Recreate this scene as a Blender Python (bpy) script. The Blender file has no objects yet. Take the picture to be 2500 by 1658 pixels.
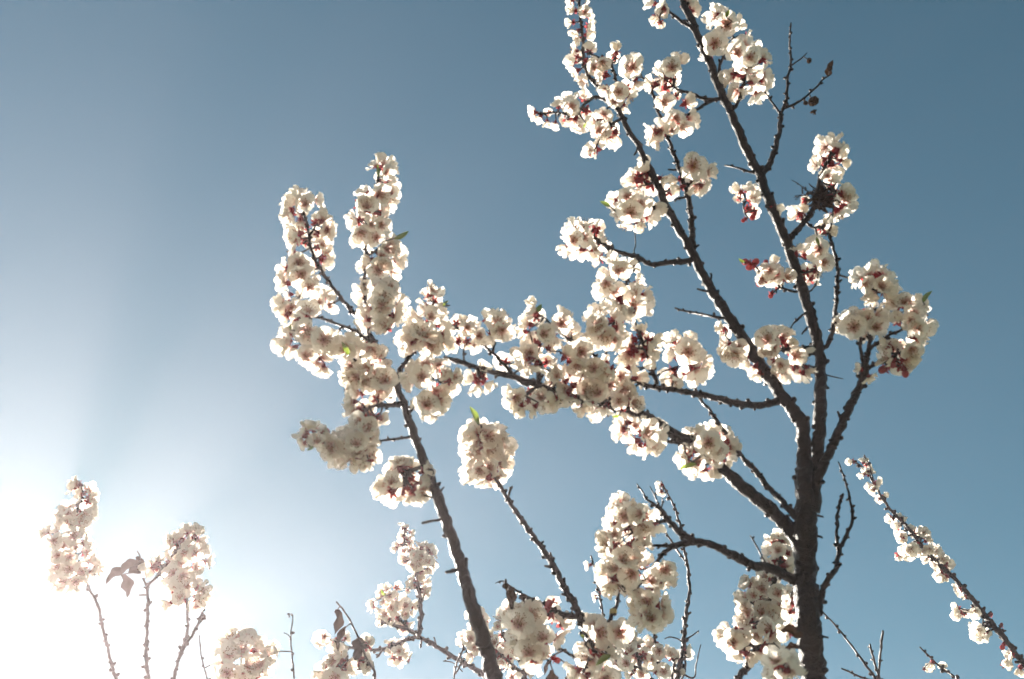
import bpy, math, random
import numpy as np
from mathutils import Vector, Matrix

random.seed(7)
rad = math.radians
scene = bpy.context.scene
col = scene.collection

# ------------------------------------------------------------------ camera
PITCH = 44.0
LENS = 35.0
CAM = Vector((0.0, 0.0, 1.6))
cd = bpy.data.cameras.new('camera')
cam = bpy.data.objects.new('camera', cd)
col.objects.link(cam)
cam.location = CAM
cam.rotation_euler = (rad(90 + PITCH), 0, 0)
cd.lens = LENS
cd.sensor_width = 36.0
cd.clip_start = 0.02
cd.clip_end = 2000
cd.dof.use_dof = True
cd.dof.focus_distance = 2.2
cd.dof.aperture_fstop = 14.0
scene.camera = cam

# ------------------------------------------------------------------ world and sun
SUN_EL, SUN_AZ = 21.1, -27.7          # azimuth measured from +Y towards +X
world = bpy.data.worlds.new('World')
scene.world = world
world.use_nodes = True
wn = world.node_tree
bg = wn.nodes['Background']
sky = wn.nodes.new('ShaderNodeTexSky')
sky.sky_type = 'NISHITA'
sky.sun_disc = False
sky.sun_elevation = rad(SUN_EL)
sky.sun_rotation = rad(SUN_AZ)
sky.altitude = 1500
sky.air_density = 1.0
sky.dust_density = 0.5
sky.ozone_density = 1.5
film = wn.nodes.new('ShaderNodeMix')          # the whole sky a touch greener, as the film drew it
film.data_type = 'RGBA'
film.blend_type = 'MULTIPLY'
film.inputs[0].default_value = 1.0
film.inputs[7].default_value = (0.70, 1.01, 0.81, 1)
wn.links.new(sky.outputs[0], film.inputs[6])
wn.links.new(film.outputs[2], bg.inputs['Color'])
bg.inputs['Strength'].default_value = 0.0285

sl = bpy.data.lights.new('sun', 'SUN')
sl.energy = 5.0
sl.angle = rad(0.53)
sl.color = (1.0, 0.93, 0.83)
sun = bpy.data.objects.new('sun', sl)
col.objects.link(sun)
sdir = Vector((math.sin(rad(SUN_AZ)) * math.cos(rad(SUN_EL)), math.cos(rad(SUN_AZ)) * math.cos(rad(SUN_EL)), math.sin(rad(SUN_EL))))
sun.rotation_euler = sdir.to_track_quat('Z', 'Y').to_euler()
sun.location = (0, 0, 6)

vs = scene.view_settings
vs.view_transform = 'Standard'
vs.look = 'None'
vs.exposure = 2.25
vs.gamma = 1.0

scene.render.engine = 'CYCLES'
scene.cycles.use_denoising = True
scene.cycles.max_bounces = 12
scene.cycles.diffuse_bounces = 8
scene.cycles.transmission_bounces = 8
scene.cycles.volume_bounces = 0

HAZE_DENSITY, HAZE_G = 0.0125, 0.66     # added haze standing in for lens glare, built at the end

# ------------------------------------------------------------------ helpers
FPX = 2500 * LENS / 36.0
_p = rad(PITCH)
CR = Vector((1, 0, 0))
CF = Vector((0, math.cos(_p), math.sin(_p)))
CU = Vector((0, -math.sin(_p), math.cos(_p)))


def at(x, y, d):
    """a place in the garden, found from its bearing and its distance"""
    d = float(d) * (1 + 0.10 * (829 - float(y)) / 829)      # the crowns lean away towards their tops
    return CAM + d * (CF + float((x - 1250) / FPX) * CR + float((829 - y) / FPX) * CU)


def mesh_from(name, verts, faces, mats, midx=None, smooth=True):
    me = bpy.data.meshes.new(name)
    me.from_pydata([tuple(v) for v in verts], [], faces)
    for m in mats:
        me.materials.append(m)
    if midx is not None:
        me.polygons.foreach_set('material_index', np.asarray(midx, dtype=np.int32))
    if smooth:
        me.polygons.foreach_set('use_smooth', np.ones(len(me.polygons), dtype=bool))
    me.update()
    return me


def link(name, me, parent=None, mat=None):
    o = bpy.data.objects.new(name, me)
    col.objects.link(o)
    if parent is not None:
        o.parent = parent
    if mat is not None:
        o.matrix_local = mat
    return o


# ------------------------------------------------------------------ materials
def new_mat(name):
    m = bpy.data.materials.new(name)
    m.use_nodes = True
    nt = m.node_tree
    for n in list(nt.nodes):
        nt.nodes.remove(n)
    out = nt.nodes.new('ShaderNodeOutputMaterial')
    return m, nt, out


def bark_material(name, dark, light, rough=0.5):
    m, nt, out = new_mat(name)
    N, L = nt.nodes.new, nt.links.new
    b = N('ShaderNodeBsdfPrincipled')
    geo = N('ShaderNodeNewGeometry')
    n1 = N('ShaderNodeTexNoise'); n1.inputs['Scale'].default_value = 160; n1.inputs['Detail'].default_value = 6
    n2 = N('ShaderNodeTexNoise'); n2.inputs['Scale'].default_value = 900; n2.inputs['Detail'].default_value = 3
    r = N('ShaderNodeValToRGB')
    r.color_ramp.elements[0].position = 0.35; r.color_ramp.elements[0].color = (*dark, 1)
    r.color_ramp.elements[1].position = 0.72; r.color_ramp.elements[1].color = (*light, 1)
    L(geo.outputs['Position'], n1.inputs['Vector']); L(geo.outputs['Position'], n2.inputs['Vector'])
    L(n1.outputs['Fac'], r.inputs['Fac']); L(r.outputs['Color'], b.inputs['Base Color'])
    b.inputs['Roughness'].default_value = rough
    b.inputs['Specular IOR Level'].default_value = 0.16
    add = N('ShaderNodeMath'); add.operation = 'ADD'
    L(n1.outputs['Fac'], add.inputs[0]); L(n2.outputs['Fac'], add.inputs[1])
    bump = N('ShaderNodeBump'); bump.inputs['Strength'].default_value = 0.9; bump.inputs['Distance'].default_value = 0.003
    L(add.outputs[0], bump.inputs['Height']); L(bump.outputs[0], b.inputs['Normal'])
    L(b.outputs[0], out.inputs['Surface'])
    return m


def thin_material(name, c_ref, c_tr, trans=0.5, base=None, gloss=0.0, scale=9.0):
    """thin living tissue: part reflects, part lets light through; base = colour at the claw of a petal"""
    m, nt, out = new_mat(name)
    N, L = nt.nodes.new, nt.links.new
    d = N('ShaderNodeBsdfDiffuse'); t = N('ShaderNodeBsdfTranslucent')
    mx = N('ShaderNodeMixShader'); mx.inputs[0].default_value = trans
    tc = N('ShaderNodeTexCoord')
    ns = N('ShaderNodeTexNoise'); ns.inputs['Scale'].default_value = scale; ns.inputs['Detail'].default_value = 4
    L(tc.outputs['Object'], ns.inputs['Vector'])
    for sh, c in ((d, c_ref), (t, c_tr)):
        mc = N('ShaderNodeMix'); mc.data_type = 'RGBA'
        mc.inputs[6].default_value = (c[0] * 0.86, c[1] * 0.84, c[2] * 0.8, 1)
        mc.inputs[7].default_value = (*c, 1)
        L(ns.outputs['Fac'], mc.inputs[0])
        last = mc.outputs[2]
        if base is not None:
            sp = N('ShaderNodeSeparateXYZ'); L(tc.outputs['Object'], sp.inputs[0])
            mr = N('ShaderNodeMapRange'); mr.inputs[1].default_value = 0.08; mr.inputs[2].default_value = 0.42
            mr.inputs[3].default_value = 0.85; mr.inputs[4].default_value = 0.0
            L(sp.outputs['Y'], mr.inputs[0])
            m2 = N('ShaderNodeMix'); m2.data_type = 'RGBA'
            m2.inputs[7].default_value = (*base, 1)
            L(mr.outputs[0], m2.inputs[0]); L(last, m2.inputs[6])
            last = m2.outputs[2]
        L(last, sh.inputs['Color'])
    bump = N('ShaderNodeBump'); bump.inputs['Strength'].default_value = 0.35; bump.inputs['Distance'].default_value = 0.05
    L(ns.outputs['Fac'], bump.inputs['Height'])
    L(bump.outputs[0], d.inputs['Normal']); L(bump.outputs[0], t.inputs['Normal'])
    L(d.outputs[0], mx.inputs[1]); L(t.outputs[0], mx.inputs[2])
    last = mx.outputs[0]
    if gloss:
        g = N('ShaderNodeBsdfGlossy'); g.inputs['Roughness'].default_value = 0.35
        mg = N('ShaderNodeMixShader'); mg.inputs[0].default_value = gloss
        L(last, mg.inputs[1]); L(g.outputs[0], mg.inputs[2]); last = mg.outputs[0]
    L(last, out.inputs['Surface'])
    return m


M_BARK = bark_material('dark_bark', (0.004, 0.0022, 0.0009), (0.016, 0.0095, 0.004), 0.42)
M_PETAL = thin_material('petal', (0.90, 0.86, 0.82), (0.95, 0.90, 0.83), 0.60, base=(0.62, 0.22, 0.17))
M_CALYX = thin_material('calyx_red', (0.20, 0.030, 0.040), (0.50, 0.09, 0.09), 0.38)
M_FIL = thin_material('filament', (0.62, 0.42, 0.30), (0.6, 0.35, 0.22), 0.35)
M_ANTHER = thin_material('anther', (0.30, 0.17, 0.04), (0.3, 0.15, 0.03), 0.1)
M_BUD = thin_material('bud_pink', (0.36, 0.08, 0.10), (0.62, 0.2, 0.2), 0.4)
M_LEAF = thin_material('young_leaf', (0.07, 0.11, 0.025), (0.22, 0.30, 0.04), 0.45, gloss=0.06)
M_DRY = thin_material('dry_leaf', (0.035, 0.022, 0.014), (0.06, 0.03, 0.015), 0.08)
M_RAFFIA = bark_material('pale_tie', (0.35, 0.30, 0.12), (0.5, 0.45, 0.2), 0.7)

# ------------------------------------------------------------------ ground
m, nt, out = new_mat('orchard_ground')
N, L = nt.nodes.new, nt.links.new
b = N('ShaderNodeBsdfPrincipled'); b.inputs['Roughness'].default_value = 0.95
g = N('ShaderNodeNewGeometry')
n1 = N('ShaderNodeTexNoise'); n1.inputs['Scale'].default_value = 1.3; n1.inputs['Detail'].default_value = 8
r = N('ShaderNodeValToRGB')
r.color_ramp.elements[0].position = 0.4; r.color_ramp.elements[0].color = (0.16, 0.12, 0.075, 1)
r.color_ramp.elements[1].position = 0.6; r.color_ramp.elements[1].color = (0.13, 0.14, 0.05, 1)
L(g.outputs['Position'], n1.inputs['Vector']); L(n1.outputs['Fac'], r.inputs['Fac']); L(r.outputs['Color'], b.inputs['Base Color'])
bump = N('ShaderNodeBump'); bump.inputs['Distance'].default_value = 0.05; L(n1.outputs['Fac'], bump.inputs['Height']); L(bump.outputs[0], b.inputs['Normal'])
L(b.outputs[0], out.inputs['Surface'])
S = 300
gme = mesh_from('ground', [(-S, -S, 0), (S, -S, 0), (S, S, 0), (-S, S, 0)], [(0, 1, 2, 3)], [m], smooth=False)
ground = link('ground', gme)
ground['kind'] = 'structure'

# ------------------------------------------------------------------ flower pieces (unit flower: petal tips about 1 from the centre, facing +Z)
US = [0.0, 0.16, 0.36, 0.58, 0.78, 0.92, 1.0]
HW = [0.07, 0.22, 0.41, 0.53, 0.52, 0.38, 0.17]
VS = [-1, -0.55, 0, 0.55, 1]


def petal_geo(seed):
    rg = random.Random(seed)
    ph, ph2 = rg.uniform(0, 6.28), rg.uniform(0, 6.28)
    cup = rg.uniform(0.05, 0.34)
    ruf = rg.uniform(0.04, 0.12)
    wk = rg.uniform(0.74, 0.98)
    lk = rg.uniform(0.86, 1.08)
    skew = rg.uniform(-0.08, 0.08)
    notch = rg.uniform(0.0, 0.07)
    V, F = [], []
    for i, u in enumerate(US):
        for j, v in enumerate(VS):
            x = v * HW[i] * wk + skew * u * u
            y = 0.07 + 0.93 * u * lk - 0.10 * v * v * u + (notch * (abs(v) ** 0.7 - 1) if i == 6 else 0)
            z = cup * u * u * 0.8 + 0.16 * v * v * u + ruf * math.sin(5.2 * v + ph) * u * u + ruf * 0.8 * math.sin(6 * u + ph2) * abs(v)
            if u > 0.85:
                z -= rg.uniform(0, 0.09)
            V.append((x, y, z))
    n = len(VS)
    for i in range(len(US) - 1):
        for j in range(n - 1):
            a = i * n + j
            F.append((a, a + 1, a + n + 1, a + n))
    return V, F


def tube_ring(c, d, r, n, up=None):
    d = d.normalized()
    a = d.cross(up if up is not None else Vector((0.3, 0.9, 0.2)))
    if a.length < 1e-4:
        a = d.cross(Vector((1, 0, 0)))
    a.normalize()
    b = d.cross(a)
    return [c + r * (math.cos(t) * a + math.sin(t) * b) for t in (2 * math.pi * k / n for k in range(n))]


def calyx_geo(seed):
    rg = random.Random(seed)
    V, F = [], []
    prof = [(-0.52, 0.045), (-0.40, 0.055), (-0.36, 0.13), (-0.18, 0.19), (0.0, 0.22)]
    n = 7
    for z, r_ in prof:
        for k in range(n):
            t = 2 * math.pi * k / n
            V.append((r_ * math.cos(t), r_ * math.sin(t), z))
    for i in range(len(prof) - 1):
        for k in range(n):
            F.append((i * n + k, i * n + (k + 1) % n, (i + 1) * n + (k + 1) % n, (i + 1) * n + k))
    F.append(tuple(range((len(prof) - 1) * n, len(prof) * n)))
    for k in range(5):
        t = 2 * math.pi * (k + 0.5) / 5 + rg.uniform(-.1, .1)
        c, s = math.cos(t), math.sin(t)
        drop = rg.uniform(-0.22, 0.03)
        b0 = len(V)
        for (ra, w, zz) in ((0.18, 0.11, -0.03), (0.32, 0.125, -0.02 + drop * 0.4), (0.48, 0.03, drop)):
            for sg in (-1, 1):
                V.append((ra * c - sg * w * s, ra * s + sg * w * c, zz))
        F += [(b0, b0 + 1, b0 + 3, b0 + 2), (b0 + 2, b0 + 3, b0 + 5, b0 + 4)]
    return V, F


def stamen_geo(seed):
    rg = random.Random(seed)
    V, F, MI = [], [], []
    for k in range(20):
        t = rg.uniform(0, 6.283)
        sp = rg.uniform(0.1, 0.9)
        ln = rg.uniform(0.36, 0.66)
        d = Vector((math.cos(t) * sp, math.sin(t) * sp, 1)).normalized()
        p0 = Vector((math.cos(t) * 0.06, math.sin(t) * 0.06, 0.0))
        p1 = p0 + d * ln
        b0 = len(V)
        V += tube_ring(p0, d, 0.014, 3) + tube_ring(p1, d, 0.011, 3)
        for q in range(3):
            F.append((b0 + q, b0 + (q + 1) % 3, b0 + 3 + (q + 1) % 3, b0 + 3 + q)); MI.append(0)
        b0 = len(V)
        r_ = 0.042
        for dx, dy, dz in ((1, 0, 0), (-1, 0, 0), (0, 1, 0), (0, -1, 0), (0, 0, 1), (0, 0, -1)):
            V.append(p1 + Vector((dx, dy, dz)) * r_)
        for f in ((0, 2, 4), (2, 1, 4), (1, 3, 4), (3, 0, 4), (2, 0, 5), (1, 2, 5), (3, 1, 5), (0, 3, 5)):
            F.append(tuple(b0 + q for q in f)); MI.append(1)
    return V, F, MI


def bud_geo(seed):
    """closed bud: pink ball of folded petals on a red calyx"""
    V, F = calyx_geo(seed)
    MI = [0] * len(F)
    n = 8
    b0 = len(V)
    prof = [(0.0, 0.16), (0.16, 0.27), (0.34, 0.29), (0.52, 0.2), (0.6, 0.03)]
    for z, r_ in prof:
        for k in range(n):
            t = 2 * math.pi * k / n + z * 1.3
            rr = r_ * (1 + 0.09 * math.cos(2.5 * t))
            V.append((rr * math.cos(t), rr * math.sin(t), z))
    for i in range(len(prof) - 1):
        for k in range(n):
            F.append((b0 + i * n + k, b0 + i * n + (k + 1) % n, b0 + (i + 1) * n + (k + 1) % n, b0 + (i + 1) * n + k)); MI.append(1)
    F.append(tuple(b0 + 4 * n + k for k in range(n))); MI.append(1)
    return V, F, MI


NP = 8
PET_GEO = [petal_geo(100 + i) for i in range(NP)]
CAL_GEO = [calyx_geo(200 + i) for i in range(4)]
STA_GEO = [stamen_geo(300 + i) for i in range(4)]
BUD_GEO = [bud_geo(400 + i) for i in range(3)]
PETAL = [mesh_from('petal', *g_, [M_PETAL]) for g_ in PET_GEO]
CALYX = [mesh_from('blossom', *g_, [M_CALYX]) for g_ in CAL_GEO]
STAMEN = [mesh_from('stamen_tuft', g_[0], g_[1], [M_FIL, M_ANTHER], g_[2]) for g_ in STA_GEO]
BUDM = [mesh_from('flower_bud', g_[0], g_[1], [M_CALYX, M_BUD], g_[2]) for g_ in BUD_GEO]


def petal_layout(rg, openness):
    """five petals: list of (petal mesh index, local matrix)"""
    out_ = []
    spin = rg.uniform(0, 72)
    for k in range(5):
        a = spin + 72 * k + rg.uniform(-9, 9)
        tilt = openness + rg.uniform(-16, 20)
        mtx = Matrix.Rotation(rad(a), 4, 'Z') @ Matrix.Translation((0, 0.0, 0.012 * k)) @ Matrix.Rotation(rad(tilt), 4, 'X') @ Matrix.Rotation(rad(rg.uniform(-12, 12)), 4, 'Y')
        out_.append((rg.randrange(NP), mtx))
    return out_


# whole-flower meshes (for small far blossoms and for the joined remainder)
def whole_flower(seed, openness):
    rg = random.Random(seed)
    V, F, MI = [], [], []

    def put(vs_, fs_, mi_, mtx):
        b0 = len(V)
        V.extend([mtx @ Vector(v) for v in vs_])
        F.extend([tuple(b0 + q for q in f) for f in fs_])
        MI.extend(mi_)
    I4 = Matrix.Identity(4)
    for pi, mtx in petal_layout(rg, openness):
        put(*PET_GEO[pi], [0] * len(PET_GEO[pi][1]), mtx)
    c = CAL_GEO[rg.randrange(4)]
    put(*c, [1] * len(c[1]), I4)
    s = STA_GEO[rg.randrange(4)]
    put(s[0], s[1], [2 + q for q in s[2]], I4)
    return V, F, MI


WHOLE_MATS = [thin_material('petal_far', (0.90, 0.86, 0.82), (0.95, 0.90, 0.83), 0.60), M_CALYX, M_FIL, M_ANTHER]
WHOLE_GEO = [whole_flower(500 + i, (8, 14, 22, 30, 38, 48)[i % 6]) for i in range(12)]
WHOLE = [mesh_from('blossom', g_[0], g_[1], WHOLE_MATS, g_[2]) for g_ in WHOLE_GEO]
WHOLE_NP = [np.array([tuple(v) for v in g_[0]]) for g_ in WHOLE_GEO]


def face_matrix(pos, face, scale, rg):
    q = face.to_track_quat('Z', 'Y').to_matrix().to_4x4()
    return Matrix.Translation(pos) @ q @ Matrix.Rotation(rg.uniform(0, 6.283), 4, 'Z') @ Matrix.Scale(scale, 4)


# ------------------------------------------------------------------ branches
def catmull(pts, step):
    """pts: arrays [x, y, d, w]; returns a dense smooth run"""
    P = [np.array(p, dtype=float) for p in pts]
    P = [2 * P[0] - P[1]] + P + [2 * P[-1] - P[-2]]
    res = []
    for i in range(1, len(P) - 2):
        p0, p1, p2, p3 = P[i - 1:i + 3]
        n = max(2, int(np.hypot(*(p2 - p1)[:2]) / step))
        for k in range(n):
            t = k / n
            res.append(0.5 * ((2 * p1) + (-p0 + p2) * t + (2 * p0 - 5 * p1 + 4 * p2 - p3) * t * t + (-p0 + 3 * p1 - 3 * p2 + p3) * t ** 3))
    res.append(P[-2])
    return res


class Branch:
    pass


def add_tube(V, F, pts, rads, n, cap=True):
    """pts: Vectors, rads: radii in metres"""
    b0 = len(V)
    up = Vector((0.21, 0.83, 0.5))
    for i, p in enumerate(pts):
        a = pts[max(0, i - 1)]
        b_ = pts[min(len(pts) - 1, i + 1)]
        d = (b_ - a)
        if d.length < 1e-7:
            d = Vector((0, 0, 1))
        V.extend(tube_ring(p, d, rads[i], n, up))
    for i in range(len(pts) - 1):
        for k in range(n):
            F.append((b0 + i * n + k, b0 + i * n + (k + 1) % n, b0 + (i + 1) * n + (k + 1) % n, b0 + (i + 1) * n + k))
    if cap:
        F.append(tuple(b0 + k for k in range(n))[::-1])
        F.append(tuple(b0 + (len(pts) - 1) * n + k for k in range(n)))


class Tree:
    def __init__(self, name, label, depth, fsize, seed):
        self.name, self.depth, self.fsize = name, depth, fsize
        self.rg = random.Random(seed)
        self.root = bpy.data.objects.new(name, None)
        col.objects.link(self.root)
        self.root.empty_display_size = 0.1
        self.root['label'] = label
        self.root['category'] = 'tree'
        self.root['group'] = 'flowering fruit trees of the garden'
        self.branches = []
        self.samples = []          # (x, y, d, w, branch)
        self.flowers = []

    def depth_at(self, x, y):
        best, bd = None, 1e9
        for s in self.samples:
            q = (s[0] - x) ** 2 + (s[1] - y) ** 2
            if q < bd:
                bd, best = q, s
        return best, math.sqrt(bd)

    def branch(self, name, pts, w0, w1, d0=None, dd=0.0, knob=1.0, taper=1.0):
        """pts base -> tip in bearing units; w in the same units; d0 distance at the base (None: from its parent), dd change to the tip"""
        if isinstance(pts, str):
            vals = [float(v) for v in pts.split()]
            pts = list(zip(vals[::2], vals[1::2]))
        if d0 is None:
            s, dist = self.depth_at(*pts[0])
            d0 = s[2] if s else self.depth
        ln = [0.0]
        for a, b_ in zip(pts, pts[1:]):
            ln.append(ln[-1] + math.hypot(a[0] - b_[0], a[1] - b_[1]))
        P = []
        for (x, y), l in zip(pts, ln):
            t = l / ln[-1]
            P.append((x, y, d0 + dd * t, w0 + (w1 - w0) * t ** taper))
        step = 5 if w0 < 30 else 8
        run = catmull(P, step)
        br = Branch()
        br.name, br.V, br.F = name, [], []
        rg = self.rg
        ph = rg.uniform(0, 6.28)
        pts3, rads = [], []
        px = FPX
        n_run = len(run)
        # swellings at the buds
        sw = [0.0] * n_run
        gap = 3.4 if w0 < 16 else 3.8
        i = rg.randrange(2, 6)
        knobs = []
        while i < n_run - 1:
            sw[i] += rg.uniform(0.1, 0.3)
            if i + 1 < n_run:
                sw[i + 1] += 0.08
            knobs.append(i)
            i += max(2, int(rg.gauss(gap, 1.6)))
        jit = Vector((0, 0, 0))
        for i, (x, y, d, w) in enumerate([tuple(map(float, q)) for q in run]):
            jx = (rg.gauss(0, 0.05) + 0.10 * math.sin(i * 0.9 + ph)) * min(w, 14)
            jy = rg.gauss(0, 0.04) * min(w, 14)
            if i in (0,):
                jx = jy = 0
            d2 = d + 0.010 * self.depth * math.sin(i * 0.21 + ph) * min(1, i / 12)
            run[i] = np.array((x, y, d2, w))
            pts3.append(at(x + jx, y + jy, d2))
            r_ = 0.45 * float(w) / px * float(d2) * (1 + sw[i] * min(1.0, 13 / w) + rg.uniform(-0.06, 0.06))
            rads.append(r_)
        # rounded end
        n_side = 12 if w0 > 30 else (9 if w0 > 14 else 7)
        add_tube(br.V, br.F, pts3 + [pts3[-1] + (pts3[-1] - pts3[-2]).normalized() * rads[-1] * 0.7], rads + [rads[-1] * 0.45], n_side)
        # uneven bark
        for k in range(len(br.V)):
            c_ = pts3[min(k // n_side, len(pts3) - 1)]
            br.V[k] = c_ + (br.V[k] - c_) * rg.uniform(0.86, 1.13)
        # buds and short spurs
        side = rg.choice((-1, 1))
        for i in knobs:
            if rg.random() > 0.9 * knob:
                continue
            side = -side
            x, y, d, w = map(float, run[i])
            dirv = (pts3[min(i + 1, n_run - 1)] - pts3[max(i - 1, 0)]).normalized()
            view = (pts3[i] - CAM).normalized()
            sidev = dirv.cross(view).normalized() * side
            sv = (Matrix.Rotation(rg.uniform(-0.9, 0.9), 3, dirv) @ sidev)
            out_d = (sv + dirv * rg.uniform(0.2, 0.9)).normalized()
            u = d / px
            L_ = (rg.choice((1.5, 2.5, 3.5, 4.5, 7)) + 0.06 * w) * u * (1 if w0 > 6 else 0.75)
            r0 = (rg.uniform(2.6, 4.2) + 0.07 * w) * u * (1 if w0 > 6 else 0.7)
            p0 = pts3[i] + sv * rads[i] * 0.6
            pp = [p0, p0 + out_d * (rads[i] * 0.4 + L_ * 0.5), p0 + out_d * (rads[i] * 0.4 + L_)]
            add_tube(br.V, br.F, pp, [r0, r0 * rg.uniform(0.75, 1.1), r0 * rg.uniform(0.35, 0.7)], 6)
        for i, s in enumerate(run):
            self.samples.append((*map(float, s), br))
        br.base, br.tip = pts3[0], pts3[-1]
        self.branches.append(br)
        return br

    def trunk(self, root_xy, top, r0, r1):
        """stem from the ground up to the place where the traced limbs begin"""
        br = Branch()
        br.name, br.V, br.F = 'trunk', [], []
        base = Vector((root_xy[0], root_xy[1], -0.05))
        n = 26
        pts, rads = [], []
        rg = self.rg
        for i in range(n + 1):
            t = i / n
            e = t * t * (3 - 2 * t)
            p = Vector((base.x + (top.x - base.x) * e, base.y + (top.y - base.y) * e, base.z + (top.z - base.z) * t))
            pts.append(p + Vector((rg.gauss(0, .002), rg.gauss(0, .002), 0)) * (1 if i < n else 0))
            rads.append((r0 + (r1 - r0) * t) * (1 + 0.5 * max(0, 0.06 - t) / 0.06) * rg.uniform(0.95, 1.06))
        add_tube(br.V, br.F, pts, rads, 14)
        self.branches.append(br)
        self.root.location = (base.x, base.y, 0)
        return br

    def stalk(self, p_flower, sample):
        """woody spur from the branch to the foot of a flower"""
        x, y, d, w, br = sample
        p0 = at(x, y, d)
        v = p_flower - p0
        if v.length < 0.0015:
            return
        u = d / FPX
        mid = p0 + v * 0.5 + Vector((self.rg.gauss(0, 1), self.rg.gauss(0, 1), self.rg.gauss(0, 1))) * v.length * 0.1
        r0 = min(2.6, max(1.5, w * 0.35)) * u
        add_tube(br.V, br.F, [p0, p0 + (mid - p0) * 0.6, mid, p_flower], [r0, r0 * 1.05, r0 * 0.9, r0 * 0.75], 5, cap=False)

    def add_flowers(self, data, size=None, dd=0.0):
        """data: 'x y facing[*k]' triples; facing c = towards the viewer's side, b = away, number = sideways angle; k = closed bud"""
        for tok in data.replace('\n', ' ').split(';'):
            tok = tok.split()
            if not tok:
                continue
            x, y, f = float(tok[0]), float(tok[1]), tok[2]
            sz = float(tok[3]) if len(tok) > 3 else (size or self.fsize) * self.rg.uniform(0.78, 1.06)
            if f == 'c' and self.rg.random() < 0.16:      # not every spur is in full flower
                continue
            if self.rg.random() < 0.2:                    # half-open ones
                sz *= self.rg.uniform(0.68, 0.85)
            self.flowers.append((x, y, f, sz * 0.95, dd))

    def build(self, individual=300, whole=False, filler=0.0):
        rg = self.rg
        O = self.root
        inv = Matrix.Translation(O.location).inverted()
        placed = []
        extra = []
        for (x, y, f, sz, dd) in self.flowers:
            if rg.random() < filler:
                extra.append((x + rg.gauss(0, 0.22) * sz, y + rg.gauss(0, 0.22) * sz, rg.choice(('fill', 'fill', 'b')), sz * rg.uniform(0.8, 1.0), dd + 0.02 * self.depth))
        for (x, y, f, sz, dd) in self.flowers + extra:
            s, dist = self.depth_at(x, y)
            d = s[2] + dd
            view = (at(x, y, 1) - CAM).normalized()
            bud = f.endswith('k')
            if bud:
                f = f[:-1]
            rnd = Vector((rg.gauss(0, 1), rg.gauss(0, 1), rg.gauss(0, 1)))
            if f == 'c':
                face = -view + 0.34 * rnd + CU * 0.05
                d -= rg.uniform(0.2, 0.75) * sz / FPX * d
                op = rg.choice((4, 10, 16, 24))
            elif f == 'b':
                face = view + 0.32 * rnd
                d += rg.uniform(0.25, 0.6) * sz / FPX * d
                op = rg.choice((10, 18, 28, 36))
            elif f == 'fill':
                face = rnd + view * 0.5
                d += rg.uniform(0.1, 0.9) * sz / FPX * d
                op = rg.choice((8, 16, 30))
            else:
                a = rad(float(f))
                face = CR * math.cos(a) + CU * math.sin(a) + view * rg.uniform(-0.75, 0.5) + 0.18 * rnd
                d += rg.uniform(-0.35, 0.3) * sz / FPX * d
                op = rg.choice((8, 16, 26, 36))
            face.normalize()
            scale = 0.5 * sz / FPX * d
            pos = at(x, y, d)
            if f not in ('c', 'b', 'fill'):
                pos = pos - face * scale * 0.25
            foot = pos - face * scale * 0.5
            self.stalk(foot, s)
            placed.append((pos, face, scale, op, bud, sz, f))
        placed.sort(key=lambda q: (0 if q[6] in ('c',) else (1 if q[6] != 'fill' else 2), -q[5]))
        nb = 0
        restV, restF, restM, off = [], [], [], 0
        for (pos, face, scale, op, bud, sz, f) in placed:
            mtx = inv @ face_matrix(pos, face, scale, rg)
            if bud:
                link('flower_bud', BUDM[rg.randrange(3)], O, mtx)
                continue
            if nb < individual:
                nb += 1
                if whole:
                    link('blossom', WHOLE[rg.randrange(12)], O, mtx)
                    continue
                b_ = link('blossom', CALYX[rg.randrange(4)], O, mtx)
                for pi, pm in petal_layout(rg, op):
                    link('petal', PETAL[pi], b_, pm)
                link('stamen_tuft', STAMEN[rg.randrange(4)], b_, Matrix.Identity(4))
            else:
                k = rg.randrange(12)
                A = np.array(mtx)
                v = WHOLE_NP[k] @ A[:3, :3].T + A[:3, 3]
                restV.append(v)
                restF += [tuple(off + q for q in fc) for fc in WHOLE_GEO[k][1]]
                restM += WHOLE_GEO[k][2]
                off += len(v)
        if restV:
            me = mesh_from('blossom_mass', np.vstack(restV).tolist(), restF, WHOLE_MATS, restM)
            o = link('blossom_mass', me, O)
            o['kind'] = 'stuff'
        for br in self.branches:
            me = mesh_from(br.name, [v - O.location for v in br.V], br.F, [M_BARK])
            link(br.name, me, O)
        return len(placed)

    # leaves: base -> tip, width
    def leaf(self, x0, y0, x1, y1, w, dry=False, dd=None, name=None):
        rg = self.rg
        s, dist = self.depth_at(x0, y0)
        d = s[2] + (dd if dd is not None else rg.uniform(-0.01, 0.01) * self.depth)
        a, b_ = at(x0, y0, d), at(x1, y1, d + rg.uniform(-0.01, 0.01))
        self.stalk(a, s)
        ax = b_ - a
        ln = ax.length
        ax.normalize()
        view = (a - CAM).normalized()
        sd = Matrix.Rotation(rg.uniform(-0.6, 0.6), 3, ax) @ ax.cross(view).normalized()
        nn = sd.cross(ax)
        V, F = [], []
        wm = 0.5 * w / FPX * d
        nU, nV = 8, 5
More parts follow.
